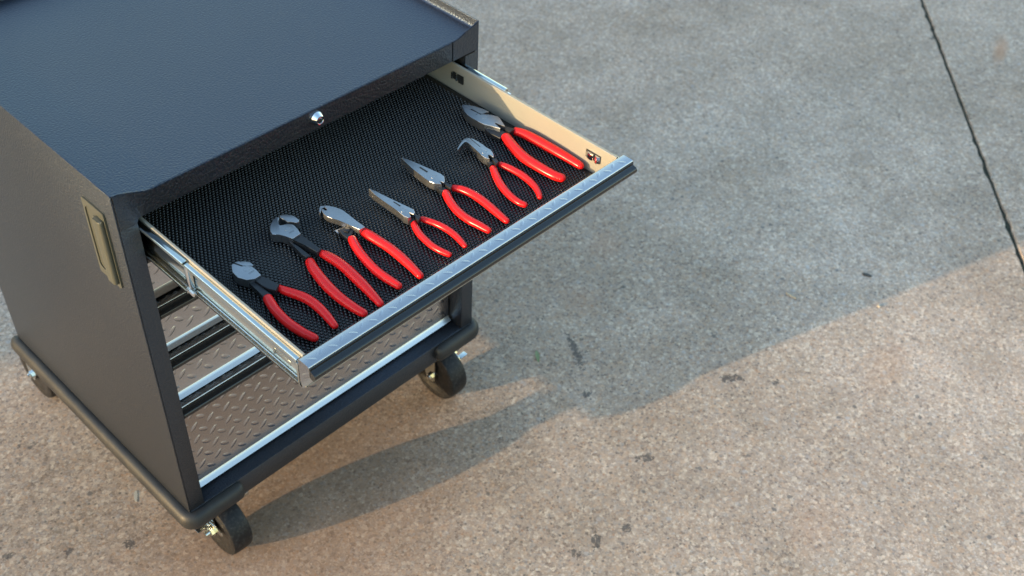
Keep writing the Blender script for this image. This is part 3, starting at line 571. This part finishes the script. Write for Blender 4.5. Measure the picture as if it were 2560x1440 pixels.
INFO = {
 'p1': ('diagonal_cutters', 'leftmost pliers, short-jawed diagonal cutters with red grips beside the left drawer slide', 0.0007),
 'p2': ('end_cutters', 'red-handled pincers with hooked round jaws standing open, second from the left', 0.0007),
 'p3': ('cable_cutters', 'red-handled cutters with long plain steel head, third from left beside the hooked pincers', 0.0007),
 'p4': ('needle_nose_pliers', 'smaller slim needle-nose pliers with red grips, middle one of the seven', 0.0011),
 'p5': ('long_nose_pliers', 'larger straight needle-nose pliers with red grips, just left of the bent-nose pair', 0.0012),
 'p6': ('bent_nose_pliers', 'red-handled pliers whose thin nose bends sideways into a hook', 0.0012),
 'p7': ('lineman_pliers', 'biggest red-handled pliers with a broad pointed steel head, rightmost beside the drawer wall', 0.0008),
}
LB = 0.8101
def mm(L): return [tuple(a*0.001 for a in p) for p in L]
for key, (nm, lab, bev) in INFO.items():
    d = PLIERS[key]; ox, oy = d['o']
    rt = root(nm, lab, 'pliers', (ox, oy, LB), group='red-handled pliers laid out in a row in the open drawer')
    zt = 0.828-LB
    needle = key in ('p4', 'p5', 'p6')
    zlow = 0.0045 if needle else 0.0030
    if key == 'p3': zlow = 0.0085
    bm = B(); prism(bm, mm(d['top']), zlow, zt, 'xyz', bev, 3); hd = obj('head', bm, m_steel, rt, None, 16)
    if d.get('jaw'):
        bm = B(); prism(bm, mm(d['jaw']), 0.0035 if key != 'p3' else 0.002, zt-0.0003, 'xyz', bev*0.8, 3); obj('jaw', bm, m_steel, rt, None, 16)
    bm = B(); prism(bm, mm(d['n1']), 0.0040, 0.826-LB-0.0012 if key != 'p3' else 0.0058, 'xyz', 0.0012, 2); obj('tang', bm, m_steel if key == 'p3' else m_dark, rt, None, 20)
    bm = B(); prism(bm, mm(d['n2']), 0.0020, 0.821-LB, 'xyz', 0.0015, 2); obj('tang', bm, m_dark, rt, None, 20)
    if d.get('pivot'):
        x, y = mm([d['pivot']])[0]
        bm = B(); rp = 0.0046 if key != 'p7' else 0.0062
        lathe(bm, [(zt-0.001, rp+0.0004), (zt+0.00012, rp+0.0003), (zt+0.00012, rp), (zt-0.0002, rp-0.0001), (zt-0.0002, rp-0.0004), (zt+0.00015, rp-0.0006)], 32, 'z', (x, y, 0)); obj('rivet', bm, m_steel, hd, None, 20)
    if d.get('slot'):
        bm = B(); prism(bm, mm(d['slot']), zt-0.002, zt+0.0001, 'xyz'); obj('jaw_slot', bm, m_slot, hd, None, 0)
    for g in d['g']:
        g = [list(p) for p in g]; g[-1][2] = max(g[-1][2], g[-2][2]*0.93)
        P = catmull([(a*0.001, b*0.001, max(0.0058, 0.0006+r*0.00092), r*0.001) for a, b, r in g], 6)
        bm = B(); tube(bm, P, 24, 0.90); obj('grip', bm, m_red, rt, None, 60)
    # dark stem running inside the grips
    # small stamped marks near the pivot
    if d.get('pivot'):
        hx, hy = d['pivot']; n1c = d['n1']; tx = sum(p[0] for p in n1c)/len(n1c); ty = sum(p[1] for p in n1c)/len(n1c)
        u = Vector((tx-hx, ty-hy, 0)).normalized(); v = Vector((-u.y, u.x, 0))
        bm = B(); c0_ = Vector((hx, hy, 0))*0.001 + (u*0.0088 if key in ('p1', 'p2') else (-u*0.016 if key == 'p7' else u*0.0))
        rs = random.Random(ox)
        for i in range(6):
            for rrow in (0, 1):
                p = c0_+v*(0.0016*(i-2.5))+u*(0.0016*rrow); w = rs.uniform(0.0004, 0.0010)
                q = [(p+v*w/2*a+u*0.00045*b_) for a, b_ in ((-1, -1), (1, -1), (1, 1), (-1, 1))]
                prism(bm, [(t.x, t.y) for t in q], zt-0.0005, zt+0.00006, 'xyz')
        obj('stamped_marks', bm, m_dark, hd, None, 0)

# small stop block between the cable cutter's tangs
bm = B(); box(bm, 0, 0.008, 0, 0.007, 0, 0.0095, 0.0008)
o = obj('stop_block', bm, m_dark, bpy.data.objects['cable_cutters'], (0.289-0.289-0.0245, 0.0600, 0.004)); o.rotation_euler = (0, 0, 0.5)

# ------------------------------------------------------------------ litter on the paving
m_leaf = mat('dry_green_leaf', (0.16, 0.20, 0.09), 0.6); m_twig = mat('pale_twig', (0.42, 0.36, 0.27), 0.8); m_dtwig = mat('dark_bark_chip', (0.05, 0.05, 0.05), 0.8); m_chip = mat('pale_paint_flake', (0.36, 0.33, 0.28), 0.7)
V, Fc = [], []
for i in range(9):
    s = i/8; w = 0.0048*math.sin(math.pi*s)**0.8; x = -0.020+0.040*s; z = 0.0015+0.004*math.sin(math.pi*s)
    V += [(x, -w, z+0.0008), (x, 0, z), (x, w, z+0.0008)]
    if i: a = 3*(i-1); Fc += [(a, a+1, a+4, a+3), (a+1, a+2, a+5, a+4)]
lf = obj('fallen_leaf', (V, [], Fc), m_leaf, None, (0.883, -0.035, 0), 60); lf.rotation_euler = (0, 0, R(-128))
lf['label'] = 'narrow pale green leaf lying on the paving right of the front caster'; lf['category'] = 'leaf'
def chip(name, m, loc, rz, L, w, h, lab, cat, seed):
    rs = random.Random(seed); bm = B(); pts = []
    n = 9
    for i in range(n):
        t = 2*math.pi*i/n; k = rs.uniform(0.75, 1.1); pts.append((L/2*k*math.cos(t), w/2*k*math.sin(t)))
    prism(bm, pts, 0.0003, h, 'xyz', h*0.3, 1)
    o = obj(name, bm, m, None, loc, 40); o.rotation_euler = (0, 0, rz); o['label'] = lab; o['category'] = cat
chip('twig', m_twig, (1.491, -0.328, 0), R(-88), 0.036, 0.005, 0.004, 'pale short twig on the shaded paving, left of the dark bark chip', 'twig', 1)
chip('bark_chip', m_dtwig, (1.698, -0.418, 0), R(-70), 0.024, 0.010, 0.004, 'small dark bark chip on the shaded paving near the shadow edge', 'bark chip', 2)
chip('paint_flake', m_chip, (0.011, 0.261, 0), R(60), 0.030, 0.008, 0.0008, 'off-white flake on the paving beside the left bumper', 'flake', 5)
chip('pebble', m_chip, (1.62, -0.50, 0), R(10), 0.012, 0.008, 0.005, 'little tan pebble on the sunlit paving at the shadow edge', 'pebble', 8)
